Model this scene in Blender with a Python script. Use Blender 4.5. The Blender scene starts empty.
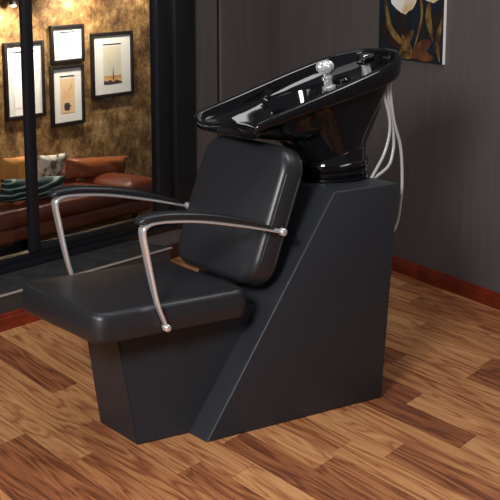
import bpy, bmesh, math, random
from mathutils import Vector, Matrix, Euler
random.seed(7)
PI = math.pi
S = bpy.context.scene
C = bpy.context.collection

# ------------------------------------------------------------------ camera
cam_d = bpy.data.cameras.new('camera'); cam = bpy.data.objects.new('camera', cam_d); C.objects.link(cam)
cam_d.sensor_width = 36.0; cam_d.lens = 36.0 * 1350 / 500
cam_d.clip_start = 0.05; cam_d.clip_end = 60
cam.location = (0, 0, 1.545); cam.rotation_euler = (PI/2 - 0.225, 0, 0)
S.camera = cam
S.view_settings.view_transform = 'Standard'; S.view_settings.look = 'None'
S.view_settings.gamma = 1.0; S.view_settings.use_curve_mapping = False
S.view_settings.exposure = 0.0

# ------------------------------------------------------------------ world and studio lights
wd = bpy.data.worlds.new('world'); S.world = wd; wd.use_nodes = True
wd.node_tree.nodes['Background'].inputs[0].default_value = (0.86, 0.9, 1.0, 1)
wd.node_tree.nodes['Background'].inputs[1].default_value = 0.18

def area(name, loc, target, size, energy, col=(1, 1, 1), size_y=None):
    d = bpy.data.lights.new(name, 'AREA'); d.energy = energy; d.color = col
    d.shape = 'RECTANGLE'; d.size = size; d.size_y = size_y or size
    o = bpy.data.objects.new(name, d); C.objects.link(o); o.location = loc
    o.rotation_euler = (Vector(target) - Vector(loc)).to_track_quat('-Z', 'Y').to_euler()
    return o
area('softbox_light_key', (-2.3, 2.2, 2.3), (-0.1, 4.4, 0.4), 1.0, 20, (1, 0.985, 0.97), 1.2)
area('softbox_light_overhead', (-0.3, 4.4, 3.2), (-0.3, 4.5, 0), 1.6, 14, (1, 0.98, 0.96), 1.4)
area('softbox_light_right', (1.25, 4.3, 2.55), (0.1, 4.6, 0.9), 0.55, 15, (1, 0.99, 0.98), 0.8)
area('softbox_light_front', (-1.05, 0.7, 2.25), (0.3, 4.6, 0.5), 0.75, 155, (1, 0.98, 0.97), 0.75)

# ------------------------------------------------------------------ helpers
def tag(o, label=None, cat=None, group=None, kind=None):
    if label: o['label'] = label
    if cat: o['category'] = cat
    if group: o['group'] = group
    if kind: o['kind'] = kind
    return o

def empty(name, loc, rz=0.0):
    o = bpy.data.objects.new(name, None); C.objects.link(o)
    o.location = loc; o.rotation_euler = (0, 0, rz); o.empty_display_size = 0.1
    return o

def obj(name, bm, mats, parent=None, smooth=True, sharp=35):
    bmesh.ops.recalc_face_normals(bm, faces=bm.faces[:])
    me = bpy.data.meshes.new(name); bm.to_mesh(me); bm.free()
    if not isinstance(mats, (list, tuple)): mats = [mats]
    for m in mats: me.materials.append(m)
    if smooth:
        me.polygons.foreach_set('use_smooth', [True]*len(me.polygons))
        me.set_sharp_from_angle(angle=math.radians(sharp))
    o = bpy.data.objects.new(name, me); C.objects.link(o)
    if parent: o.parent = parent
    return o

def box(bm, x0, x1, y0, y1, z0, z1, bev=0.0, seg=2, mi=0, M=None):
    vs = [bm.verts.new((x, y, z)) for x in (x0, x1) for y in (y0, y1) for z in (z0, z1)]
    fs = [(0, 1, 3, 2), (4, 6, 7, 5), (0, 4, 5, 1), (2, 3, 7, 6), (0, 2, 6, 4), (1, 5, 7, 3)]
    faces = [bm.faces.new([vs[i] for i in f]) for f in fs]
    for f in faces: f.material_index = mi
    if M is not None:
        for v in vs: v.co = M @ v.co
    if bev > 0:
        ed = list({e for f in faces for e in f.edges})
        r = bmesh.ops.bevel(bm, geom=ed, offset=bev, segments=seg, affect='EDGES', profile=0.5)
        for f in r['faces']: f.material_index = mi
    return bm

def prism(bm, prof, y0, y1, bev=0.0, seg=2, mi=0):
    """extrude an (x, z) polygon along y"""
    a = [bm.verts.new((x, y0, z)) for x, z in prof]; b = [bm.verts.new((x, y1, z)) for x, z in prof]
    n = len(prof); faces = [bm.faces.new(a), bm.faces.new(b[::-1])]
    for i in range(n):
        j = (i+1) % n; faces.append(bm.faces.new((a[i], b[i], b[j], a[j])))
    for f in faces: f.material_index = mi
    if bev > 0:
        ed = list({e for f in faces for e in f.edges})
        bmesh.ops.bevel(bm, geom=ed, offset=bev, segments=seg, affect='EDGES', profile=0.5)
    return bm

def loops(bm, rings, close0=True, close1=True, mi=0):
    """skin a stack of closed rings of points"""
    R = [[bm.verts.new(p) for p in r] for r in rings]
    n = len(R[0])
    for a, b in zip(R, R[1:]):
        for i in range(n):
            j = (i+1) % n
            f = bm.faces.new((a[i], a[j], b[j], b[i])); f.material_index = mi
    if close0: bm.faces.new(R[0][::-1]).material_index = mi
    if close1: bm.faces.new(R[-1]).material_index = mi
    return bm

def catmull(P, n=8):
    P = [Vector(p) for p in P]; out = []
    Q = [2*P[0]-P[1]] + P + [2*P[-1]-P[-2]]
    for i in range(1, len(Q)-2):
        a, b, c, d = Q[i-1:i+3]
        for k in range(n):
            t = k/n
            out.append(0.5*((2*b) + (c-a)*t + (2*a-5*b+4*c-d)*t*t + (3*b-a-3*c+d)*t**3))
    out.append(P[-1]); return out

def tube(bm, P, r, n=12, mi=0, smooth=6):
    """round tube along 3-D points; r may be a list per control point"""
    k = len(P)
    pts = catmull(P, smooth) if smooth > 1 else [Vector(p) for p in P]
    m = len(pts); rings = []; prev = None
    for i, p in enumerate(pts):
        t = (pts[min(i+1, m-1)] - pts[max(i-1, 0)]).normalized()
        if prev is None:
            u = t.orthogonal().normalized()
        else:
            u = (prev - t*prev.dot(t)).normalized()
        prev = u; w = t.cross(u)
        if isinstance(r, (list, tuple)):
            f = i/(m-1)*(k-1); a = int(min(f, k-2)); rr = r[a]+(r[a+1]-r[a])*(f-a)
        else: rr = r
        rings.append([p + (u*math.cos(2*PI*j/n) + w*math.sin(2*PI*j/n))*rr for j in range(n)])
    return loops(bm, rings, mi=mi)

def lathe(bm, prof, n=32, M=None, mi=0):
    """revolve (r, z) points about z"""
    rings = [[Vector((r*math.cos(2*PI*j/n), r*math.sin(2*PI*j/n), z)) for j in range(n)] for r, z in prof]
    if M is not None: rings = [[M @ p for p in r] for r in rings]
    return loops(bm, rings, mi=mi)

def ribbon(bm, P, wid, thk, n=6, N=16, exp=3.5, y0=0.0, off=None):
    """flat bar swept along (x, z) points in the plane y=y0; wid across y, thk in the plane"""
    k = len(P); pts = catmull([(x, 0, z) for x, z in P], n); m = len(pts); rings = []
    def val(v, i):
        if not isinstance(v, (list, tuple)): return v
        f = i/(m-1)*(k-1); a = int(min(f, k-2)); return v[a]+(v[a+1]-v[a])*(f-a)
    for i, p in enumerate(pts):
        t = (pts[min(i+1, m-1)] - pts[max(i-1, 0)]).normalized()
        nn = Vector((-t.z, 0, t.x)); w = val(wid, i)/2; h = val(thk, i)/2; o = val(off, i) if off else 0
        ring = []
        for j in range(N):
            a = 2*PI*j/N; c, s = math.cos(a), math.sin(a)
            ring.append(p + Vector((0, y0, 0)) + Vector((0, 1, 0))*w*math.copysign(abs(c)**(2/exp), c) + nn*(o+h*math.copysign(abs(s)**(2/exp), s)))
        rings.append(ring)
    return loops(bm, rings)

def rrect(w, h, r, n=8):
    pts = []
    for cx, cy, a0 in ((w/2-r, h/2-r, 0), (-w/2+r, h/2-r, 90), (-w/2+r, -h/2+r, 180), (w/2-r, -h/2+r, 270)):
        for k in range(n+1):
            a = math.radians(a0+90*k/n); pts.append((cx+r*math.cos(a), cy+r*math.sin(a)))
    return pts

def cushion(bm, w, h, rc, t, re, crown=0.01, crown_b=0.0, M=None, bulge=0.0, k=5, mi=0):
    """padded slab: rounded rectangle w x h in xy, thickness t in z, soft edges of radius re, crowned top"""
    def ring(ins, z, out=0):
        return [Vector((x, y, z)) for x, y in rrect(w-2*ins+2*out, h-2*ins+2*out, max(rc-ins*.8, 0.004))]
    rings = []
    for f in (0.05, 0.3, 0.6, 0.85):      # bottom, centre outwards
        ins = (1-f)*min(w, h)/2*0.96 + re*f
        q = 1-(f**2)
        rings.append(ring(ins, -crown_b*q))
    for i in range(k+1):
        a = PI/2*i/k; rings.append(ring(re*(1-math.sin(a)), re*(1-math.cos(a))))
    for i in range(1, 4):
        f = i/4; rings.append(ring(0, re+(t-2*re)*f, bulge*math.sin(PI*f)))
    for i in range(k+1):
        a = PI/2*i/k; rings.append(ring(re*(1-math.cos(a)), t-re*(1-math.sin(a))))
    for f in (0.85, 0.6, 0.3, 0.05):
        ins = (1-f)*min(w, h)/2*0.96 + re*f
        rings.append(ring(ins, t+crown*(1-f**2)))
    if M is not None: rings = [[M @ p for p in r] for r in rings]
    return loops(bm, rings, mi=mi)

# ------------------------------------------------------------------ materials
def mat(name, col, rough=0.5, metal=0.0, spec=0.5, coat=0.0, coat_r=0.05):
    m = bpy.data.materials.new(name); m.use_nodes = True
    b = m.node_tree.nodes['Principled BSDF']
    b.inputs['Base Color'].default_value = (*col, 1); b.inputs['Roughness'].default_value = rough
    b.inputs['Metallic'].default_value = metal; b.inputs['Specular IOR Level'].default_value = spec
    b.inputs['Coat Weight'].default_value = coat; b.inputs['Coat Roughness'].default_value = coat_r
    return m
def nodes(m): return m.node_tree.nodes, m.node_tree.links, m.node_tree.nodes['Principled BSDF']
def bump_noise(m, scale, strength, dist=0.001, detail=4, kind='noise'):
    N, L, b = nodes(m)
    tc = N.new('ShaderNodeTexCoord')
    t = N.new('ShaderNodeTexNoise' if kind == 'noise' else 'ShaderNodeTexVoronoi'); t.inputs['Scale'].default_value = scale
    if kind == 'noise': t.inputs['Detail'].default_value = detail
    bp = N.new('ShaderNodeBump'); bp.inputs['Strength'].default_value = strength; bp.inputs['Distance'].default_value = dist
    L.new(tc.outputs['Object'], t.inputs['Vector']); L.new(t.outputs[0], bp.inputs['Height']); L.new(bp.outputs[0], b.inputs['Normal'])
    return m
def mottle(m, stops, scale=5, detail=6, vec_scale=(1, 1, 1), rough=0.6, dist=0.0):
    N, L, b = nodes(m)
    tc = N.new('ShaderNodeTexCoord'); mp = N.new('ShaderNodeMapping'); mp.inputs['Scale'].default_value = vec_scale
    t = N.new('ShaderNodeTexNoise'); t.inputs['Scale'].default_value = scale; t.inputs['Detail'].default_value = detail
    t.inputs['Roughness'].default_value = rough; t.inputs['Distortion'].default_value = dist
    r = N.new('ShaderNodeValToRGB'); el = r.color_ramp.elements
    while len(el) > 1: el.remove(el[0])
    el[0].position, el[0].color = stops[0][0], (*stops[0][1], 1)
    for p, c in stops[1:]:
        e = el.new(p); e.color = (*c, 1)
    L.new(tc.outputs['Object'], mp.inputs['Vector']); L.new(mp.outputs[0], t.inputs['Vector'])
    L.new(t.outputs[0], r.inputs[0]); L.new(r.outputs[0], b.inputs['Base Color'])
    return m

LEATHER = bump_noise(mat('black_leather', (0.015, 0.015, 0.0185), 0.36, spec=0.5), 420, 0.25, 0.0006)
PANEL_LEATHER = bump_noise(mat('black_panel_vinyl', (0.016, 0.018, 0.0235), 0.48, spec=0.45), 500, 0.3, 0.0006)
GLOSS = mat('gloss_black_plastic', (0.004, 0.004, 0.005), 0.07, spec=0.4)
ARM_PAD = mat('black_arm_pad', (0.012, 0.012, 0.014), 0.33)
RUBBER = mat('black_rubber', (0.008, 0.008, 0.009), 0.28)
CHROME = mat('chrome', (0.93, 0.95, 0.97), 0.2, metal=0.78)
STEEL_HOSE = bump_noise(mat('braided_steel_hose', (0.5, 0.52, 0.51), 0.4, metal=0.4), 900, 0.6, 0.001)
CRYSTAL = mat('clear_knob', (0.75, 0.76, 0.78), 0.12, metal=0.55)
BLACK_METAL = mat('black_frame_metal', (0.009, 0.0095, 0.012), 0.35)
STONE = mottle(mat('grey_stone_sill', (0.06, 0.06, 0.06), 0.55), [(0.3, (0.014, 0.014, 0.014)), (0.7, (0.045, 0.044, 0.044))], 14, 8)
STEP_FACE = mat('grey_step_riser', (0.032, 0.029, 0.028), 0.6)
EDGE_TRIM = mat('pale_metal_edge', (0.55, 0.53, 0.5), 0.35, metal=0.5)
RED_WOOD = mottle(mat('red_varnished_wood', (0.16, 0.02, 0.01), 0.3), [(0.25, (0.06, 0.007, 0.003)), (0.75, (0.24, 0.028, 0.011))], 10, 5, (1, 1, 1))
DARK_WOOD = mat('dark_wood_skirting', (0.03, 0.01, 0.006), 0.4)
WALL = mottle(mat('taupe_wallpaper', (0.1, 0.085, 0.082), 0.75), [(0.3, (0.076, 0.063, 0.062)), (0.7, (0.096, 0.081, 0.079))], 9, 6, (3, 3, 0.25))
GROOVE = mat('dark_wall_groove', (0.006, 0.006, 0.006), 0.6)

# floor material: plank tone from the mesh, grain procedural along the plank
FLOOR = mat('wood_plank_floor', (0.3, 0.15, 0.07), 0.42, spec=0.4)
N, L, b = nodes(FLOOR)
uv = N.new('ShaderNodeUVMap'); uv.uv_map = 'plank'
at = N.new('ShaderNodeAttribute'); at.attribute_name = 'tone'
mp = N.new('ShaderNodeMapping'); mp.inputs['Scale'].default_value = (0.75, 9, 1); L.new(uv.outputs[0], mp.inputs[0])
sx = N.new('ShaderNodeSeparateColor'); L.new(at.outputs['Color'], sx.inputs[0])
n0 = N.new('ShaderNodeTexNoise'); n0.inputs['Scale'].default_value = 1.7; n0.inputs['Detail'].default_value = 3; n0.inputs['Roughness'].default_value = .45; n0.inputs['Distortion'].default_value = .9
L.new(mp.outputs[0], n0.inputs['Vector'])
mul = N.new('ShaderNodeMath'); mul.operation = 'MULTIPLY'; mul.inputs[1].default_value = 12; L.new(n0.outputs[0], mul.inputs[0])
pp = N.new('ShaderNodeMath'); pp.operation = 'PINGPONG'; pp.inputs[1].default_value = 1.0; L.new(mul.outputs[0], pp.inputs[0])
pw = N.new('ShaderNodeMath'); pw.operation = 'POWER'; pw.inputs[1].default_value = .5; L.new(pp.outputs[0], pw.inputs[0])
mp2 = N.new('ShaderNodeMapping'); mp2.inputs['Scale'].default_value = (3, 130, 1); L.new(uv.outputs[0], mp2.inputs[0])
n1 = N.new('ShaderNodeTexNoise'); n1.inputs['Scale'].default_value = 1.0; n1.inputs['Detail'].default_value = 4; L.new(mp2.outputs[0], n1.inputs['Vector'])
ad = N.new('ShaderNodeMath'); ad.operation = 'MULTIPLY_ADD'; ad.inputs[1].default_value = .55; L.new(pw.outputs[0], ad.inputs[0])
m1 = N.new('ShaderNodeMath'); m1.operation = 'MULTIPLY_ADD'; m1.inputs[1].default_value = .6; m1.inputs[2].default_value = -.13; L.new(n1.outputs[0], m1.inputs[0])
L.new(m1.outputs[0], ad.inputs[2])
toned = N.new('ShaderNodeMath'); toned.operation = 'MULTIPLY_ADD'; toned.inputs[1].default_value = .85; L.new(sx.outputs[0], toned.inputs[0])
sub = N.new('ShaderNodeMath'); sub.operation = 'SUBTRACT'; sub.inputs[1].default_value = .50; L.new(ad.outputs[0], sub.inputs[0])
L.new(sub.outputs[0], toned.inputs[2])
rp = N.new('ShaderNodeValToRGB'); el = rp.color_ramp.elements
el[0].position = 0.0; el[0].color = (0.12, 0.036, 0.015, 1); el[1].position = 1.0; el[1].color = (0.62, 0.33, 0.135, 1)
e = el.new(0.35); e.color = (0.28, 0.094, 0.036, 1); e = el.new(0.65); e.color = (0.45, 0.2, 0.078, 1)
L.new(toned.outputs[0], rp.inputs[0]); L.new(rp.outputs[0], b.inputs['Base Color'])
bp = N.new('ShaderNodeBump'); bp.inputs['Strength'].default_value = .12; bp.inputs['Distance'].default_value = .001
L.new(n1.outputs[0], bp.inputs['Height']); L.new(bp.outputs[0], b.inputs['Normal'])
SEAM = mat('floor_seam', (0.06, 0.025, 0.013), 0.7)

# lounge materials
PLASTER = mottle(mat('gold_brown_plaster', (0.3, 0.2, 0.1), 0.8), [(0.36, (0.03, 0.012, 0.003)), (0.46, (0.15, 0.07, 0.018)), (0.54, (0.32, 0.17, 0.052)), (0.66, (0.6, 0.43, 0.22))], 7, 15, (1, 1, 1), 0.82, .25)
LOUNGE_FLOOR = mottle(mat('dark_lounge_floor', (0.03, 0.02, 0.015), 0.3), [(0.3, (0.006, 0.004, 0.003)), (0.7, (0.016, 0.01, 0.007))], 4, 4)
BROWN_LEATHER = bump_noise(mat('cognac_leather', (0.13, 0.026, 0.009), 0.33), 9, 0.35, 0.01)
BOLSTER_LEATHER = bump_noise(mat('tan_bolster_leather', (0.26, 0.075, 0.024), 0.3), 9, 0.35, 0.01)
WHITE_MAT = mat('white_picture_mat', (0.85, 0.82, 0.76), 0.7)
DARK_FRAME = mat('dark_brown_picture_frame', (0.01, 0.006, 0.004), 0.5)
INK = mat('dark_print_ink', (0.05, 0.035, 0.03), 0.7)
RUG = bump_noise(mat('cream_rug', (0.75, 0.68, 0.55), 0.95), 160, 0.5, 0.004)
ORANGE = bump_noise(mat('orange_velvet', (0.72, 0.3, 0.06), 0.8), 6, 0.8, 0.03)
PALE_FLORAL = mottle(mat('pale_patterned_cloth', (0.6, 0.55, 0.4), 0.85), [(0.42, (0.12, 0.13, 0.07)), (0.5, (0.55, 0.5, 0.35)), (0.6, (0.8, 0.76, 0.62))], 14, 2)
GREEN = mat('green_striped_cloth', (0.02, 0.12, 0.09), 0.55)
N, L, b = nodes(GREEN)
tc = N.new('ShaderNodeTexCoord'); mp = N.new('ShaderNodeMapping'); mp.inputs['Rotation'].default_value = (0, 0.22, 0)
wv = N.new('ShaderNodeTexWave'); wv.bands_direction = 'Z'; wv.inputs['Scale'].default_value = 7; wv.inputs['Distortion'].default_value = 3; wv.inputs['Detail'].default_value = 1; wv.inputs['Detail Scale'].default_value = .6
r = N.new('ShaderNodeValToRGB'); el = r.color_ramp.elements
el[0].position = .35; el[0].color = (0.004, 0.022, 0.02, 1); el[1].position = 1.0; el[1].color = (0.5, 0.58, 0.5, 1)
e = el.new(.82); e.color = (0.012, 0.09, 0.062, 1)
L.new(tc.outputs['Object'], mp.inputs[0]); L.new(mp.outputs[0], wv.inputs['Vector']); L.new(wv.outputs['Color'], r.inputs[0]); L.new(r.outputs[0], b.inputs['Base Color'])

GLASS = bpy.data.materials.new('clear_door_glass'); GLASS.use_nodes = True
N = GLASS.node_tree.nodes; L = GLASS.node_tree.links; N.clear()
o_ = N.new('ShaderNodeOutputMaterial'); mx = N.new('ShaderNodeMixShader'); tr = N.new('ShaderNodeBsdfTransparent'); gl = N.new('ShaderNodeBsdfGlossy')
tr.inputs[0].default_value = (0.94, 0.95, 0.95, 1); gl.inputs['Roughness'].default_value = 0.02
mx.inputs[0].default_value = 0.05
L.new(tr.outputs[0], mx.inputs[1]); L.new(gl.outputs[0], mx.inputs[2]); L.new(mx.outputs[0], o_.inputs[0])

# ------------------------------------------------------------------ room frames of reference
# left wall: origin A on the front of its raised step, d along the wall, n towards the room
A = Vector((-1.016, 5.275, 0)); d = Vector((0.5855, 0.8107, 0)); n = Vector((0.8107, -0.5855, 0))
ANG = math.atan2(d.y, d.x)
MW = Matrix.Translation(A) @ Matrix.Rotation(ANG, 4, 'Z')      # local x along wall, local y INTO the wall (-n)
# right wall: from the corner towards the camera
RC = Vector((0.154, 7.33, 0)); R2 = Vector((1.077, 5.611, 0)); rd = (RC-R2).normalized()
RANG = math.atan2(-rd.y, -rd.x)
MR = Matrix.Translation(RC) @ Matrix.Rotation(RANG, 4, 'Z')    # local x from corner to camera side, local y = INTO the wall
WALL_Y = 0.255

def wobj(name, bm, mats, M, kind='structure', smooth=True, parent=None, sharp=35):
    o = obj(name, bm, mats, parent, smooth, sharp)
    if parent is None:
        o.matrix_world = M
        if kind: o['kind'] = kind
    return o

# floor of planks -------------------------------------------------
bm = bmesh.new(); uvl = bm.loops.layers.uv.new('plank'); cl = bm.loops.layers.float_color.new('tone')
fd = Vector((-0.54066, 0.84117)); fp = Vector((0.84117, 0.54066))
TAN = math.tan(math.radians(24.5)); W_ = 0.121; base = 0.0368; X0, X1 = -1.0, 9.0
def board(r, a, c, tone):
    y0 = base + r*W_ ; y1 = y0+W_
    g = 0.0006
    P = []
    for y, e in ((y0+g, 1), (y1-g, -1)):
        xa, xc = a+y*TAN+g, c+y*TAN-g
        P.append((y, xa, xc))
    q = [(P[0][1], P[0][0]), (P[0][2], P[0][0]), (P[1][2], P[1][0]), (P[1][1], P[1][0])]
    vs = [bm.verts.new((*(fd*x + fp*y), 0.0)) for x, y in q]
    f = bm.faces.new(vs); ou, ov = random.random()*30, random.random()*30
    for lp, (x, y) in zip(f.loops, q):
        lp[uvl].uv = (x+ou, y-y0+ov); lp[cl] = (tone, tone, tone, 1)
# (row, position of a board end, its sheared y, tone of the board nearer / farther than the end)
ends_obs = [(20, 3.057, 2.457, .3, .7), (22, 2.986, 2.691, .72, .12), (23, 3.402, 2.821, .68, .1), (25, 3.795, 3.084, .62, .25), (26, 3.504, 3.184, .25, .62),
            (18, 3.091, 2.215, .38, .75), (21, 3.448, 2.586, .6, .5), (15, 3.267, 1.823, .35, .62), (17, 3.418, 2.089, .2, .72), (13, 3.514, 1.583, .4, .7), (14, 3.80, 1.784, .45, .6)]
rowinfo = {}
for r, x, y, tl, th in ends_obs:
    rowinfo.setdefault(r, (x-y*TAN, tl, th))
for r in range(-26, 62):
    if r in rowinfo: x0, tl, th = rowinfo[r]
    else: x0, tl, th = random.uniform(0, .9), None, None
    def rt(): return random.choice((.22, .4, .5, .58, .66, .72, .8)) + random.uniform(-.05, .05)
    # tl: tone on the low-x side (towards the camera), th: on the high-x side
    a = x0; first = True
    while a > -4.0:
        Ln = random.choice((.72, .88, .98)); board(r, a-Ln, a, tl if (first and tl is not None) else rt()); a -= Ln; first = False
    a = x0; first = True
    while a < 9.0:
        Ln = random.choice((.72, .88, .98)); board(r, a, a+Ln, th if (first and th is not None) else rt()); a += Ln; first = False
# a dark sheet just under the boards shows as the seams
vs = [bm.verts.new((*(fd*x + fp*y), -0.0015)) for x, y in ((-6, -3.5), (11, -3.5), (11, 7), (-6, 7))]
f = bm.faces.new(vs); f.material_index = 1
# trim the floor at the two walls and at the far ends
def cut(bm, co, no):
    bmesh.ops.bisect_plane(bm, geom=bm.verts[:]+bm.edges[:]+bm.faces[:], plane_co=co, plane_no=no, clear_outer=True)
cut(bm, A - n*(WALL_Y+.02), -n)
cut(bm, RC + Vector((0.881, 0.473, 0))*.02, Vector((0.881, 0.473, 0)))
cut(bm, Vector((0, -1.2, 0)), Vector((0, -1, 0))); cut(bm, Vector((3.2, 0, 0)), Vector((1, 0, 0))); cut(bm, Vector((-3.4, 0, 0)), Vector((-1, 0, 0)))
wobj('floor', bm, [FLOOR, SEAM], Matrix.Identity(4), smooth=False)

# right wall ------------------------------------------------------
bm = bmesh.new(); box(bm, 0, 4.6, 0, 0.12, -0.02, 2.7); wobj('wall_right', bm, WALL, MR, smooth=False)
bm = bmesh.new()
prism(bm, [(0, 0), (0.016, 0), (0.016, 0.05), (0.011, 0.056), (0.011, 0.064), (0.006, 0.07), (0, 0.07)], 0, 4.6)
M90 = Matrix(((0, 1, 0, 0), (-1, 0, 0, 0), (0, 0, 1, 0), (0, 0, 0, 1)))
bm.transform(M90)
wobj('baseboard_right', bm, RED_WOOD, MR, sharp=20)
# wall corner bead seen as a fine fold
# left wall: solid part right of the glazed door ------------------
bm = bmesh.new()
box(bm, 1.602, 1.808, WALL_Y, WALL_Y+.16, -0.02, 2.7, 0.004, 2)
box(bm, 1.80, 1.845, WALL_Y+.012, WALL_Y+.15, -0.02, 2.69, mi=1)
box(bm, 1.836, 2.353, WALL_Y, WALL_Y+.16, -0.02, 2.7, 0.004, 2)
wobj('wall_left', bm, [WALL, GROOVE], MW, sharp=20)
bm = bmesh.new()
prism(bm, [(0, 0), (0.016, 0), (0.016, 0.05), (0.011, 0.056), (0.011, 0.064), (0.006, 0.07), (0, 0.07)], 1.11, 2.353)
bm.transform(M90); bm.transform(Matrix.Translation((0, WALL_Y, 0)))
wobj('baseboard_left', bm, DARK_WOOD, MW, sharp=20)
# lower wall under the door, behind the step
bm = bmesh.new(); box(bm, -2.6, 1.61, WALL_Y+.005, WALL_Y+.16, -0.6, 0.15); box(bm, -2.6, 1.602, WALL_Y, WALL_Y+.16, 2.2, 2.7)
box(bm, -2.6, -2.0, WALL_Y, WALL_Y+.16, .15, 2.2)
wobj('wall_door_surround', bm, WALL, MW, smooth=False)
# raised stone step in front of the door
bm = bmesh.new(); box(bm, -2.6, 1.1, 0.0, WALL_Y+.004, 0.0, 0.142, mi=1); box(bm, -2.6, 1.102, -0.002, WALL_Y+.004, 0.142, 0.148)
box(bm, -2.6, 1.104, -0.006, -0.001, 0.141, 0.1495, mi=2)
wobj('door_1_step', bm, [STONE, STEP_FACE, EDGE_TRIM], MW, smooth=False)
bm = bmesh.new()
prism(bm, [(0, 0), (0.016, 0), (0.016, 0.048), (0.011, 0.054), (0.011, 0.064), (0.006, 0.07), (0, 0.07)], -2.6, 1.116)
bm.transform(M90); wobj('baseboard_step', bm, RED_WOOD, MW, sharp=20)

# glazed sliding door ---------------------------------------------
Y = WALL_Y
bm = bmesh.new()
box(bm, -2.0, 1.602, Y-.012, Y+.09, 0.149, 0.175, .002)             # bottom track
box(bm, -2.0, 1.602, Y+.01, Y+.05, 0.175, 0.205, .002)
box(bm, 1.447, 1.602, Y-.02, Y+.12, 0.149, 2.2, .003)               # outer jamb
box(bm, -2.0, 1.602, Y-.012, Y+.09, 2.12, 2.2, .002)
wobj('door_1', bm, BLACK_METAL, MW, sharp=25)
dr = C.objects['door_1']
def dpart(name, bm, m): 
    o = obj(name, bm, m, dr, True, 25); return o
bm = bmesh.new(); box(bm, 1.335, 1.445, Y+.0, Y+.05, 0.206, 2.12, .003); dpart('stile', bm, BLACK_METAL)
bm = bmesh.new(); box(bm, 0.452, 0.502, Y-.004, Y+.03, 0.206, 2.12, .006); dpart('stile', bm, BLACK_METAL)
bm = bmesh.new(); box(bm, 0.50, 1.335, Y+.004, Y+.045, 0.206, 0.235, .003); dpart('bottom_rail', bm, BLACK_METAL)
bm = bmesh.new(); box(bm, 0.502, 1.335, Y+.022, Y+.028, 0.235, 2.12); dpart('glass_pane', bm, GLASS)
bm = bmesh.new(); box(bm, -1.99, 0.434, Y+.052, Y+.058, 0.206, 2.12); dpart('glass_pane', bm, GLASS)

# lounge beyond the door -------------------------------------------
FY = 3.455; LZ = -0.52
bm = bmesh.new()
box(bm, -2.6, 7.5, FY, FY+.1, LZ-.02, 2.5)
wl = wobj('wall_lounge_back', bm, PLASTER, MW, smooth=False)
bm = bmesh.new(); box(bm, -2.6, 7.5, Y+.16, FY, LZ-.05, LZ); wobj('floor_lounge', bm, LOUNGE_FLOOR, MW, smooth=False)
bm = bmesh.new(); box(bm, -2.6, 7.5, Y+.16, FY+.1, 2.5, 2.6); wobj('ceiling_lounge', bm, mat('lounge_ceiling_paint', (0.3, 0.27, 0.23), 0.8), MW, smooth=False)
bm = bmesh.new(); box(bm, 7.4, 7.5, Y+.3, FY, LZ, 2.5); wobj('wall_lounge_side', bm, PLASTER, MW, smooth=False)

def lmat(x, y, z): return MW @ Matrix.Translation((x, y, z))
def place(o, x, y, z, tilt=0, roll=0):
    o.matrix_world = lmat(x, y, z) @ Euler((tilt, roll, 0)).to_matrix().to_4x4(); return o

# print material helper: plain colour with gentle mottling
def printmat(name, stops, sc=3, vs=(1, 1, 1)): return mottle(mat(name, (0.5, 0.4, 0.3), 0.7), stops, sc, 5, vs)
P_WHITE = printmat('faded_white_print', [(0.3, (0.8, 0.76, 0.68)), (0.7, (0.88, 0.85, 0.8))])
P_ORANGE = printmat('orange_print', [(0.3, (0.72, 0.42, 0.18)), (0.7, (0.82, 0.62, 0.4))], 6)
P_SKY = printmat('pale_sky_print', [(0.35, (0.62, 0.6, 0.5)), (0.65, (0.8, 0.7, 0.5))], 6)
P_SUNSET = printmat('amber_landscape_print', [(0.35, (0.45, 0.19, 0.04)), (0.65, (0.85, 0.55, 0.22))], 14, (1, 1, 3))

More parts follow.
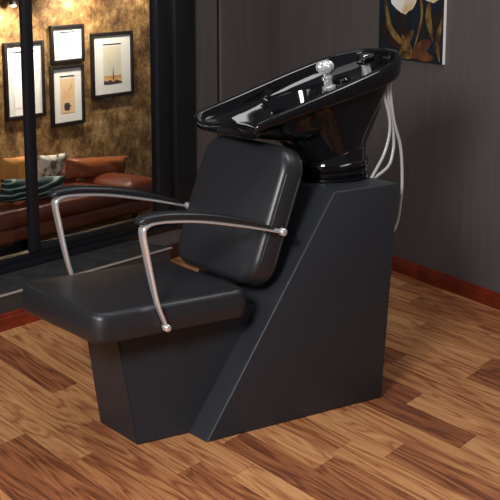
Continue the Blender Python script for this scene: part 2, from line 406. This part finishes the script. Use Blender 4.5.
def picture(s0, s1, z0, z1, label, kind):
    w, h = s1-s0, z1-z0; fw = .026
    t = empty('framed_picture', (0, 0, 0)); place(t, (s0+s1)/2, FY-.001, z0)
    tag(t, label, 'picture', 'framed pictures on the lounge wall')
    bm = bmesh.new()
    box(bm, -w/2, -w/2+fw, -.03, 0, 0, h, .003); box(bm, w/2-fw, w/2, -.03, 0, 0, h, .003)
    box(bm, -w/2+fw, w/2-fw, -.03, 0, 0, fw, .003); box(bm, -w/2+fw, w/2-fw, -.03, 0, h-fw, h, .003)
    obj('picture_frame', bm, DARK_FRAME, t)
    bm = bmesh.new(); box(bm, -w/2+fw*.8, w/2-fw*.8, -.016, -.006, fw*.8, h-fw*.8); obj('picture_mat', bm, WHITE_MAT, t, False)
    bm = bmesh.new(); yb = -.0175
    def rc(a, b_, c, e_, mi, y=yb): 
        vs = [bm.verts.new(p) for p in ((a, y, c), (b_, y, c), (b_, y, e_), (a, y, e_))]; bm.faces.new(vs).material_index = mi
    px, pz0, pz1 = w*.22, h*.2, h*.78
    if kind == 'tall': px, pz0, pz1 = w*.28, h*.14, h*.84
    if kind == 'sketch': pz0, pz1 = h*.2, h*.75
    rc(-px, px, pz0, pz1, 0)
    rc(-px, px, pz1+.012, pz1+.022, 1)
    def poly(pts, mi, y=yb-.0008):
        vs = [bm.verts.new((x, y, z)) for x, z in pts]; bm.faces.new(vs).material_index = mi
    if kind == 'sketch':
        for k in range(5):
            x = -.02+.016*k; z = pz0+(pz1-pz0)*(.3+.12*k)
            poly([(x, z), (x+.02, z+.012), (x+.022, z+.008), (x+.004, z-.004)], 1)
            poly([(x+.02, z-.01), (x+.023, z-.01), (x+.012, z+.03), (x+.009, z+.03)], 1)
    elif kind == 'vase':
        cx, cz = -.01, pz0+.05
        poly([(cx-.028, cz-.028), (cx+.028, cz-.028), (cx+.034, cz+.006), (cx+.026, cz+.03), (cx-.026, cz+.03), (cx-.034, cz+.006)], 1)
        poly([(cx+.022, cz), (cx+.05, cz-.002), (cx+.05, cz+.008), (cx+.022, cz+.01)], 1)
        poly([(.02, pz1-.09), (.05, pz1-.05), (.053, pz1-.052), (.024, pz1-.093)], 1)
    elif kind == 'tower':
        rc(-px, px, pz0, pz0+(pz1-pz0)*.22, 2, yb-.0006)
        poly([(.0, pz0+.03), (.012, pz0+.03), (.012, pz0+.085), (.008, pz0+.12), (.006, pz0+.15), (.004, pz0+.12), (0, pz0+.085)], 1, yb-.0012)
        poly([(-px, pz0), (-px, pz0+.03), (-px*.6, pz0+.02), (-px*.3, pz0+.035), (0, pz0+.015), (px*.4, pz0+.03), (px, pz0+.012), (px, pz0)], 1, yb-.0012)
    elif kind == 'tall':
        poly([(-.02, pz0+.08), (-.016, pz0+.08), (0, pz1-.1), (-.004, pz1-.1)], 1)
        poly([(-.02, pz0+.22), (.0, pz0+.225), (.0, pz0+.245), (-.02, pz0+.24)], 1)
    obj('picture_print', bm, [{'tall': P_WHITE, 'sketch': P_WHITE, 'vase': P_ORANGE, 'tower': P_SKY}[kind], INK, P_SUNSET], t, False)
picture(3.39, 3.80, .235, .81, 'tall dark-framed picture on the lounge wall, half hidden behind the black door post', 'tall')
picture(3.885, 4.255, .62, .912, 'small framed line sketch, upper of the two stacked lounge pictures', 'sketch')
picture(3.87, 4.24, .135, .603, 'framed orange print of a dark pot, lower of the two stacked lounge pictures', 'vase')
picture(4.34, 4.838, .31, .83, 'framed print of a tower under a pale sky, rightmost on the lounge wall', 'tower')

# sofa
def lbox(bm, x0, x1, y0, y1, z0, z1, re, crown=.01):
    M = Matrix.Translation(((x0+x1)/2, (y0+y1)/2, z0))
    return cushion(bm, x1-x0, y1-y0, min(re*1.1, (y1-y0)/2*.9), z1-z0, re, crown, 0, M, k=5)
sofa = empty('sofa', (0, 0, 0)); place(sofa, 2.7, 2.6, LZ)
tag(sofa, 'cognac brown leather sofa along the lounge wall behind the glass door', 'sofa')
def sp(name, a, re, crown=.01, m=None):
    bm = bmesh.new(); x0, x1, y0, y1, z0, z1 = a
    lbox(bm, x0-2.7, x1-2.7, y0-2.6, y1-2.6, z0-LZ, z1-LZ, re, crown)
    return obj(name, bm, m or BROWN_LEATHER, sofa)
sp('sofa_base', (1.6, 4.15, 2.66, 3.40, LZ+.05, -.36), .03, 0)
sp('seat_cushion', (1.9, 2.86, 2.62, 3.18, -.365, -.235), .05, .02)
sp('seat_cushion', (2.87, 3.82, 2.62, 3.18, -.365, -.245), .05, .02)
sp('sofa_back', (1.6, 4.15, 3.17, 3.42, -.37, -.15), .07, .01)
sp('armrest', (3.83, 4.2, 2.6, 3.38, -.37, -.215), .07, .015)
sp('armrest', (1.5, 1.89, 2.6, 3.38, -.37, -.215), .07, .015)
for x in (1.7, 4.0):
    for y in (2.72, 3.3):
        bm = bmesh.new(); lathe(bm, [(.02, 0), (.028, .052)], 12, Matrix.Translation((x-2.7, y-2.6, 0))); obj('leg', bm, DARK_FRAME, sofa)

def pillow(name, w, h, t, m, seed=0, wr=0.0):
    rnd = random.Random(seed); bm = bmesh.new(); nx, nz = 18, 14; ph = rnd.random()*6
    def pt(i, j, s):
        u, v = 2*i/nx-1, 2*j/nz-1
        e = (1-abs(u)**2.6)*(1-abs(v)**2.6)
        k = 1-.10*(1-u*u)*abs(v)**3 ; k2 = 1-.10*(1-v*v)*abs(u)**3
        y = s*(t/2)*max(e, 0)**.55
        y += s*wr*max(e, 0)*math.sin(9*u*abs(u)+5*v+ph)*abs(u)
        return Vector((u*w/2*k2, y, h/2+v*h/2*k))
    G = {}
    for s in (-1, 1):
        for i in range(nx+1):
            for j in range(nz+1):
                edge = i in (0, nx) or j in (0, nz)
                if s == 1 and edge: G[s, i, j] = G[-1, i, j]
                else: G[s, i, j] = bm.verts.new(pt(i, j, s))
        for i in range(nx):
            for j in range(nz): bm.faces.new((G[s, i, j], G[s, i+1, j], G[s, i+1, j+1], G[s, i, j+1]))
    return obj(name, bm, m, None, True, 80)
o = pillow('pillow', .34, .31, .12, ORANGE, 1, .02); place(o, 3.03, 3.06, -.232, .3, .03); tag(o, 'orange velvet pillow on the sofa, left of the black door post', 'pillow', 'pillows on the sofa')
o = pillow('pillow', .32, .27, .1, PALE_FLORAL, 2, .01); place(o, 3.41, 3.09, -.232, .3, .06); tag(o, 'pale patterned pillow on the sofa, just right of the black door post', 'pillow', 'pillows on the sofa')
o = pillow('pillow', .66, .17, .14, GREEN, 3, .015); place(o, 2.97, 2.80, -.228, .25, .09); tag(o, 'long green and white striped pillow lying in front of the orange one', 'pillow', 'pillows on the sofa')
o = pillow('pillow', .74, .165, .14, BOLSTER_LEATHER, 4, .03); place(o, 3.965, 3.10, -.236, .2, .09); tag(o, 'brown leather bolster pillow with creased end against the sofa back', 'pillow', 'pillows on the sofa')
bm = bmesh.new(); cushion(bm, 1.1, .66, .02, .012, .005, 0); o = obj('rug', bm, RUG); place(o, 2.2, 2.24, LZ); tag(o, 'cream rug on the dark lounge floor in front of the sofa', 'rug')

# picture lights of the lounge
LAMP = bpy.data.materials.new('lit_lamp'); LAMP.use_nodes = True
e_ = LAMP.node_tree.nodes['Principled BSDF']; e_.inputs['Emission Color'].default_value = (1, .85, .62, 1); e_.inputs['Emission Strength'].default_value = 4
for k, (s, lab) in enumerate(((3.43, 'small lit wall spotlight above the tall picture at the top left'), (4.16, None), (4.9, None))):
    z = 1.11 if k == 0 else 1.24
    if lab:
        t = empty('wall_spotlight', (0, 0, 0)); place(t, s, FY, z); tag(t, lab, 'lamp')
        bm = bmesh.new(); tube(bm, [(0, 0, 0), (0, -.05, .01), (0, -.09, .0)], .008, smooth=3); obj('bracket', bm, DARK_FRAME, t)
        bm = bmesh.new(); lathe(bm, [(.012, .045), (.026, .03), (.03, -.02)], 20, Matrix.Translation((0, -.095, 0))); obj('lamp_head', bm, DARK_FRAME, t)
        bm = bmesh.new(); lathe(bm, [(.006, -.016), (.02, -.022), (.024, -.026), (.014, -.034)], 20, Matrix.Translation((0, -.095, 0))); obj('bulb', bm, LAMP, t)
    sd = bpy.data.lights.new('lounge_spot', 'SPOT'); sd.energy = (50, 60, 14)[k]; sd.color = (1, .91, .78); sd.spot_size = math.radians(130); sd.spot_blend = .6; sd.shadow_soft_size = .03
    so = bpy.data.objects.new('lounge_spot', sd); C.objects.link(so); p = lmat(s, FY-.30, z-.0).translation
    so.location = p; tgt = lmat(s, FY-.02, z-.55).translation
    so.rotation_euler = (tgt-p).to_track_quat('-Z', 'Y').to_euler()
lp = lmat(3.0, 1.9, 1.7).translation
area('lounge_ceiling_light', lp, lmat(3.2, 3.0, -.2).translation, .5, 3, (1, .84, .62))

# painting on the right wall ----------------------------------------
can = empty('flower_painting', (0, 0, 0)); can.matrix_world = MR @ Matrix.Translation((1.245, -0.001, 1.012))
tag(can, 'unframed canvas painting of white flowers with curling leaves on the taupe wall', 'painting')
CANVAS = mottle(mat('dark_painted_canvas', (0.02, 0.02, 0.03), 0.6), [(0.36, (0.04, 0.008, 0.004)), (0.46, (0.006, 0.008, 0.007)), (0.56, (0.005, 0.011, 0.024)), (0.7, (0.01, 0.026, 0.02))], 5.5, 7, (1, 1, 1), .6, .5)
PETAL = mottle(mat('painted_white_petals', (0.8, 0.76, 0.65), 0.6), [(0.35, (0.6, 0.42, 0.2)), (0.5, (0.8, 0.76, 0.66)), (0.7, (0.88, 0.87, 0.83))], 6, 2)
LEAFP = mottle(mat('painted_gold_leaves', (0.2, 0.12, 0.03), 0.6), [(0.35, (0.05, 0.02, 0.006)), (0.5, (0.15, 0.085, 0.02)), (0.68, (0.28, 0.19, 0.05))], 12, 3)
RUST = mottle(mat('painted_rust_leaves', (0.12, 0.04, 0.01), 0.6), [(0.35, (0.04, 0.012, 0.005)), (0.68, (0.15, 0.055, 0.016))], 12, 3)
WHITE_EDGE = mat('white_canvas_edge', (0.7, 0.68, 0.66), 0.7)
bm = bmesh.new(); box(bm, -.255, .255, -.014, 0, 0, .9, mi=0)
for f in bm.faces:
    if abs(f.normal.y) < .5: f.material_index = 1
bmesh.ops.recalc_face_normals(bm, faces=bm.faces[:])
for f in bm.faces:
    f.material_index = 0 if abs(f.calc_center_median().y+.014) < 1e-4 else 1
def flat(pts, mi, lay):
    y = -.0146-.0004*lay
    vs = [bm.verts.new((x, y, z)) for x, z in pts]
    ct = bm.verts.new((sum(p[0] for p in pts)/len(pts), y, sum(p[1] for p in pts)/len(pts)))
    for i in range(len(vs)): bm.faces.new((vs[i], vs[(i+1) % len(vs)], ct)).material_index = mi
def leaf(p, mi, lay, w):
    c_ = catmull([(x, 0, z) for x, z in p], 6); L_, R_ = [], []; m = len(c_)
    for i, q in enumerate(c_):
        t = (c_[min(i+1, m-1)]-c_[max(i-1, 0)]).normalized(); nn = Vector((-t.z, 0, t.x)); s = w*math.sin(PI*min(.04+i/(m-1)*.93, 1))**.8
        L_.append((q.x+nn.x*s, q.z+nn.z*s)); R_.append((q.x-nn.x*s, q.z-nn.z*s))
    y = -.0146-.0004*lay
    a = [bm.verts.new((x, y, z)) for x, z in L_]; b2 = [bm.verts.new((x, y, z)) for x, z in R_]
    for i in range(m-1): bm.faces.new((a[i], a[i+1], b2[i+1], b2[i])).material_index = mi
# (x, z) on the canvas: x -0.255 .. 0.255 left to right as seen, z up from its lower edge
leaf([(-.19, .22), (-.17, .15), (-.10, .095), (-.02, .06)], 3, 0, .018)
leaf([(-.21, .30), (-.185, .20), (-.15, .14)], 3, 1, .014)
leaf([(-.06, .11), (-.02, .065), (0.0, .03), (-.06, .0+.01)], 3, 1, .026)
leaf([(-.09, .015), (-.04, .06), (.0, .105), (.03, .14)], 3, 2, .02)
leaf([(.02, .012), (.07, .05), (.12, .075), (.17, .095)], 4, 2, .032)
leaf([(.04, .03), (.11, .028), (.19, .02)], 4, 3, .024)
leaf([(.18, .10), (.15, .17), (.14, .22), (.155, .30)], 3, 1, .022)
leaf([(.235, .01), (.215, .08), (.225, .14), (.245, .2)], 3, 2, .016)
leaf([(.03, .04), (.075, .15), (.09, .23), (.06, .33), (.05, .4)], 3, 0, .009)
flat([(-.165, .29), (-.15, .25), (-.11, .228), (-.07, .212), (-.035, .205), (-.01, .222), (.02, .232), (.045, .262), (.058, .30), (.055, .36), (-.0, .40), (-.08, .42), (-.15, .37)], 2, 4)
flat([(.085, .30), (.12, .275), (.18, .265), (.225, .285), (.235, .37), (.17, .43), (.09, .39)], 2, 4)
flat([(-.12, .55), (-.05, .48), (.05, .5), (.1, .58), (.06, .7), (-.06, .72), (-.14, .65)], 2, 4)
leaf([(-.2, .45), (-.1, .5), (-.05, .6)], 4, 1, .03); leaf([(.0, .4), (.02, .46), (.0, .55)], 3, 1, .01)
obj('canvas', bm, [CANVAS, WHITE_EDGE, PETAL, LEAFP, RUST], can, False)

# ------------------------------------------------------------------ shampoo chair
chair = empty('shampoo_chair', (-.276, 4.212, 0), .631)
tag(chair, 'black salon backwash chair with tilted glossy basin and chrome armrests on the wood floor', 'salon chair')
# local x = towards the basin, local y = away from the camera side (-y is the near side)
CB = .237
bm = bmesh.new(); prism(bm, [(0, 0), (.735, 0), (.79, .75), (.511, .75)], -CB, CB, .005, 3); obj('cabinet', bm, PANEL_LEATHER, chair, True, 30)
# seat pedestal
bm = bmesh.new()
zt = .386; q = .2*zt
pts0 = [(-.19, -.128, 0), (.12, -.136, 0), (.12, .136, 0), (-.18, .122, 0)]
pts1 = [(-.252, -.118, zt), (.30, -.145, zt), (.30, .145, zt), (-.24, .112, zt)]
loops(bm, [[Vector(p) for p in pts0], [Vector(p) for p in pts1]])
bmesh.ops.bevel(bm, geom=bm.edges[:], offset=.004, segments=2, affect='EDGES')
obj('pedestal', bm, PANEL_LEATHER, chair, True, 30)
# seat
SW = .5; SL = .555; SX = -.395+SL/2
bm = bmesh.new(); cushion(bm, SL, SW, .045, .098, .022, .006, 0, Matrix.Translation((SX, 0, .386)), .003)
seat = obj('seat', bm, LEATHER, chair, True, 60)
def piping(w, h, rc, z, M, r=.0028):
    bm = bmesh.new(); pts = [M @ Vector((x, y, z)) for x, y in rrect(w, h, rc, 5)]
    pts.append(pts[0]); tube(bm, pts, r, 6, smooth=1); return bm
obj('piping', piping(SL-.006, SW-.006, .045, .084, Matrix.Translation((SX, 0, .386))), LEATHER, seat)
# backrest
bt, bb = Vector((.329, 0, .908)), Vector((.174, 0, .487)); up = (bt-bb); BL = up.length; up.normalize(); nr = Vector((up.z, 0, -up.x))
MB = Matrix(((0, up.x, -nr.x, (bt.x+bb.x)/2), (-1, 0, 0, 0), (0, up.z, -nr.z, (bt.z+bb.z)/2), (0, 0, 0, 1)))
# cushion front (z = t) faces the sitter
T = .092
MBc = MB @ Matrix.Translation((0, 0, -T))
bm = bmesh.new(); cushion(bm, .462, BL+.01, .085, T, .022, .004, .004, MBc, .002)
back = obj('backrest', bm, LEATHER, chair, True, 60)
obj('piping', piping(.457, BL+.005, .083, T-.018, MBc), LEATHER, back)
obj('piping', piping(.457, BL+.005, .083, .018, MBc), LEATHER, back)
bm = bmesh.new(); box(bm, .13, .30, -.05, .05, .44, .47, .004); box(bm, .27, .33, -.045, .045, .455, .62, .004)
obj('backrest_bracket', bm, BLACK_METAL, chair)

# armrests
for sgn, ys in ((1, -.268), (-1, .268)):
    arm = bpy.data.objects.new('armrest', None); C.objects.link(arm); arm.parent = chair
    bm = bmesh.new()
    path = [(.273, .650), (.183, .674), (.107, .693), (-.041, .725), (-.148, .738), (-.208, .740), (-.237, .730), (-.243, .710), (-.233, .655), (-.216, .572), (-.195, .489), (-.164, .413)]
    wid = [.016, .02, .024, .028, .03, .032, .032, .034, .034, .03, .024, .018]
    thk = [.008, .009, .01, .012, .012, .014, .016, .014, .013, .012, .011, .01]
    ribbon(bm, path, wid, thk, 6, 20, 3.2, ys)
    obj('chrome_bar', bm, CHROME, arm, True, 60)
    bm = bmesh.new()
    path = [(-.262, .744), (-.245, .753), (-.2, .757), (-.148, .756), (-.041, .742), (.06, .721), (.13, .702), (.2, .681), (.235, .669)]
    ribbon(bm, path, [.03, .05, .054, .054, .052, .046, .04, .032, .02], [.01, .022, .025, .025, .024, .022, .018, .012, .005], 6, 20, 2.6, ys)
    obj('arm_pad', bm, ARM_PAD, arm, True, 70)
    for (x, z, r, yi) in ((.273, .652, .0125, .20), (-.164, .413, .0115, .235)):
        bm = bmesh.new(); MM = Matrix.Translation((x, 0, z)) @ Matrix.Rotation(PI/2*sgn, 4, 'X')
        yo = abs(ys)+.012
        lathe(bm, [(.006, yi), (.006, yo-.022), (r, yo-.018), (r, yo-.003), (r*.8, yo), (r*.3, yo+.001)], 20, MM)
        obj('bolt', bm, CHROME, arm, True, 50)

# ------------------------------------------------------------------ wash basin
NB = 128
half = [(.268, 0, -.030), (.258, .06, -.031), (.246, .11, -.030), (.240, .142, -.025), (.238, .160, -.012), (.246, .172, -.002), (.275, .177, 0), (.36, .179, 0), (.5, .183, 0), (.65, .185, 0), (.78, .175, 0), (.86, .146, 0), (.912, .085, 0), (.93, 0, 0)]
hc = catmull([(u, v, z) for u, v, z in half], 12)
# resample evenly
def resample(P, n):
    ds = [0]
    for a_, b_ in zip(P, P[1:]): ds.append(ds[-1]+(b_-a_).length)
    out = []; j = 0
    for k in range(n):
        t = ds[-1]*k/(n-1)
        while j < len(ds)-2 and ds[j+1] < t: j += 1
        f = (t-ds[j])/max(ds[j+1]-ds[j], 1e-9); out.append(P[j].lerp(P[j+1], min(max(f, 0), 1)))
    return out
hh = resample(hc, NB//2+1)
ring0 = [Vector((p.x, -p.y, p.z)) for p in hh] + [Vector((p.x, p.y, p.z)) for p in hh[-2:0:-1]]
for p in (ring0[0], ring0[NB//2]): p.y = 0
def plane(u): return .978 + .283*(u-.21)
def rim(ins, dz, flat_=0.0, dk=1.0):
    out = []
    m = len(ring0)
    for i, p in enumerate(ring0):
        a_, b_ = ring0[(i-2) % m], ring0[(i+2) % m]
        t = Vector((b_.x-a_.x, b_.y-a_.y, 0)).normalized(); inn = Vector((-t.y, t.x, 0))
        c_ = Vector((.58, 0, 0))-p; c_.z = 0
        if inn.dot(c_) < 0: inn = -inn
        x, y = p.x+inn.x*ins, p.y+inn.y*ins
        out.append(Vector((x, y, plane(x)+p.z*dk+dz*(1 if ins >= .0185 and dz > -.05 else .55+.75*min(max((x-.24)/.6, 0), 1)))))
    return out
def ell(cx, ru, rv, zf, k=2.0):
    out = []
    for p in ring0:
        a_ = math.atan2(p.y, p.x-.55); c_, s_ = math.cos(a_), math.sin(a_)
        x = cx+ru*math.copysign(abs(c_)**(2/k), c_); y = rv*math.copysign(abs(s_)**(2/k), s_)
        out.append(Vector((x, y, zf(x, y))))
    return out
def mix(A_, B_, f, g=None):
    g = f if g is None else g
    return [Vector((a.x+(b.x-a.x)*f, a.y+(b.y-a.y)*f, a.z+(b.z-a.z)*g)) for a, b in zip(A_, B_)]
neck = ell(.68, .125, .115, lambda x, y: .832+.22*(x-.68))
under = rim(.03, -.052)
edge_b = ell(.475, .195, .148, lambda x, y: plane(x)-.056, 2.6)
basin_f = ell(.53, .11, .09, lambda x, y: .90, 2)
basin_m = ell(.5, .165, .125, lambda x, y: .935+.1*(x-.5), 2.3)
drain = ell(.56, .02, .02, lambda x, y: .892, 2)
inner = rim(.022, -.034)
rings = [neck]
def mix2(f, gf, gr):
    out = []
    for a, b in zip(neck, under):
        w = .5+.5*math.cos(math.atan2(a.y, a.x-.672)); g = gf*(1-w)+gr*w
        out.append(Vector((a.x+(b.x-a.x)*g, a.y+(b.y-a.y)*g, a.z+(b.z-a.z)*f)))
    return out
for f, gf, gr in ((.12, .02, .2), (.3, .07, .4), (.5, .15, .6), (.7, .3, .78), (.85, .52, .9), (.94, .76, .97)): rings.append(mix2(f, gf, gr))
rings += [under, rim(.012, -.056), rim(.002, -.052), rim(-.003, -.044), rim(-.005, -.02), rim(-.003, -.006), rim(.003, -.001), rim(.008, 0), rim(.016, -.001), rim(.019, -.008), inner]
rings += [mix(inner, edge_b, .3, .7), mix(inner, edge_b, .8, 1.0), edge_b, mix(edge_b, basin_m, .4, .3), mix(edge_b, basin_m, .8, .75), basin_m, mix(basin_m, basin_f, .6, .75), basin_f, mix(basin_f, drain, .6), drain]
bm = bmesh.new(); loops(bm, rings)
bowl = obj('basin', bm, GLOSS, chair, True, 75)
# neck rest lip under the front notch
bm = bmesh.new()
tube(bm, [(.256, -.16, .952), (.262, -.13, .945), (.27, -.06, .94), (.274, 0, .939), (.27, .06, .94), (.262, .13, .945), (.256, .16, .952)], [.008, .014, .017, .017, .017, .014, .008], 14)
obj('neck_rest', bm, RUBBER, chair, True, 60)
# tilting collar / bellows
bm = bmesh.new()
prof = [(.124, 0), (.134, .004), (.134, .012), (.122, .017), (.122, .02), (.132, .024), (.132, .034), (.12, .038), (.12, .042), (.13, .046), (.13, .054), (.124, .058), (.122, .062), (.122, .094), (.116, .099)]
rg = []
for k, (r_, z_) in enumerate(prof):
    tl = .18*z_/.1
    rg.append([Vector((.680+r_*1.06*math.cos(2*PI*j/48), r_*math.sin(2*PI*j/48), 0.75+z_*1.08+tl*1.1*r_*math.cos(2*PI*j/48))) for j in range(48)])
loops(bm, rg); obj('tilt_collar', bm, GLOSS, chair, True, 40)

def onplane(u, dz): return plane(u)+dz
# mixer knob
def fixture(u, v, tilt=.26): return Matrix.Translation((u, -v, onplane(u, -.052))) @ Matrix.Rotation(-tilt, 4, 'Y')
tap = bpy.data.objects.new('mixer_tap', None); C.objects.link(tap); tap.parent = chair
M_ = fixture(.668, .01)
bm = bmesh.new(); lathe(bm, [(.024, 0), (.024, .008), (.016, .012), (.015, .03), (.019, .034), (.019, .042), (.012, .046), (.012, .056)], 24, M_); obj('tap_body', bm, CHROME, tap)
bm = bmesh.new()
rg = []
for r_, z_ in ((.012, .056), (.022, .06), (.028, .07), (.029, .082), (.024, .092), (.014, .098), (.004, .1)):
    rg.append([M_ @ Vector((r_*(1+.1*math.cos(8*2*PI*j/48))*math.cos(2*PI*j/48), r_*(1+.1*math.cos(8*2*PI*j/48))*math.sin(2*PI*j/48), z_)) for j in range(48)])
loops(bm, rg); obj('tap_knob', bm, CRYSTAL, tap)
# hand shower holder
sh = bpy.data.objects.new('hand_shower', None); C.objects.link(sh); sh.parent = chair
M_ = fixture(.82, .03)
bm = bmesh.new(); lathe(bm, [(.018, 0), (.016, .02), (.014, .05)], 20, M_); obj('shower_stem', bm, CHROME, sh)
bm = bmesh.new(); Mh = M_ @ Matrix.Translation((.004, .0, .052)) @ Matrix.Rotation(.15, 4, 'Y')
box(bm, -.024, .024, -.024, .024, -.018, .02, .007, 3, M=Mh); obj('shower_head', bm, mat('black_chrome', (.3, .3, .34), .14, metal=1.0), sh)
bm = bmesh.new(); lathe(bm, [(.02, -.018), (.021, -.01)], 20, Mh); obj('spray_ring', bm, CHROME, sh)
# vacuum breaker hole
M_ = fixture(.735, .0)
bm = bmesh.new(); lathe(bm, [(.028, 0), (.028, .01), (.022, .016), (.017, .014), (.015, .004), (.004, .002)], 28, M_); obj('overflow_ring', bm, GLOSS, chair)
# drain
bm = bmesh.new(); lathe(bm, [(.024, .893), (.024, .899), (.01, .897)], 20, Matrix.Translation((.56, 0, 0))); obj('drain_cover', bm, CHROME, chair)

# hoses
for P in ([(.83, -.1, 1.075), (.838, -.1, 1.03), (.858, -.105, .96), (.862, -.105, .9), (.845, -.1, .83), (.80, -.1, .765), (.785, -.1, .745)],
          [(.85, -.1, 1.08), (.855, -.1, 1.03), (.872, -.1, .95), (.886, -.1, .88), (.884, -.1, .83), (.862, -.1, .78), (.80, -.09, .74), (.77, -.09, .72)],
          [(.865, -.1, 1.08), (.867, -.1, 1.03), (.885, -.1, .94), (.918, -.1, .85), (.93, -.1, .75), (.928, -.1, .66), (.905, -.1, .56), (.83, -.1, .50), (.75, -.1, .48)]):
    bm = bmesh.new(); tube(bm, P, .0056, 10); obj('hose', bm, STEEL_HOSE, chair)
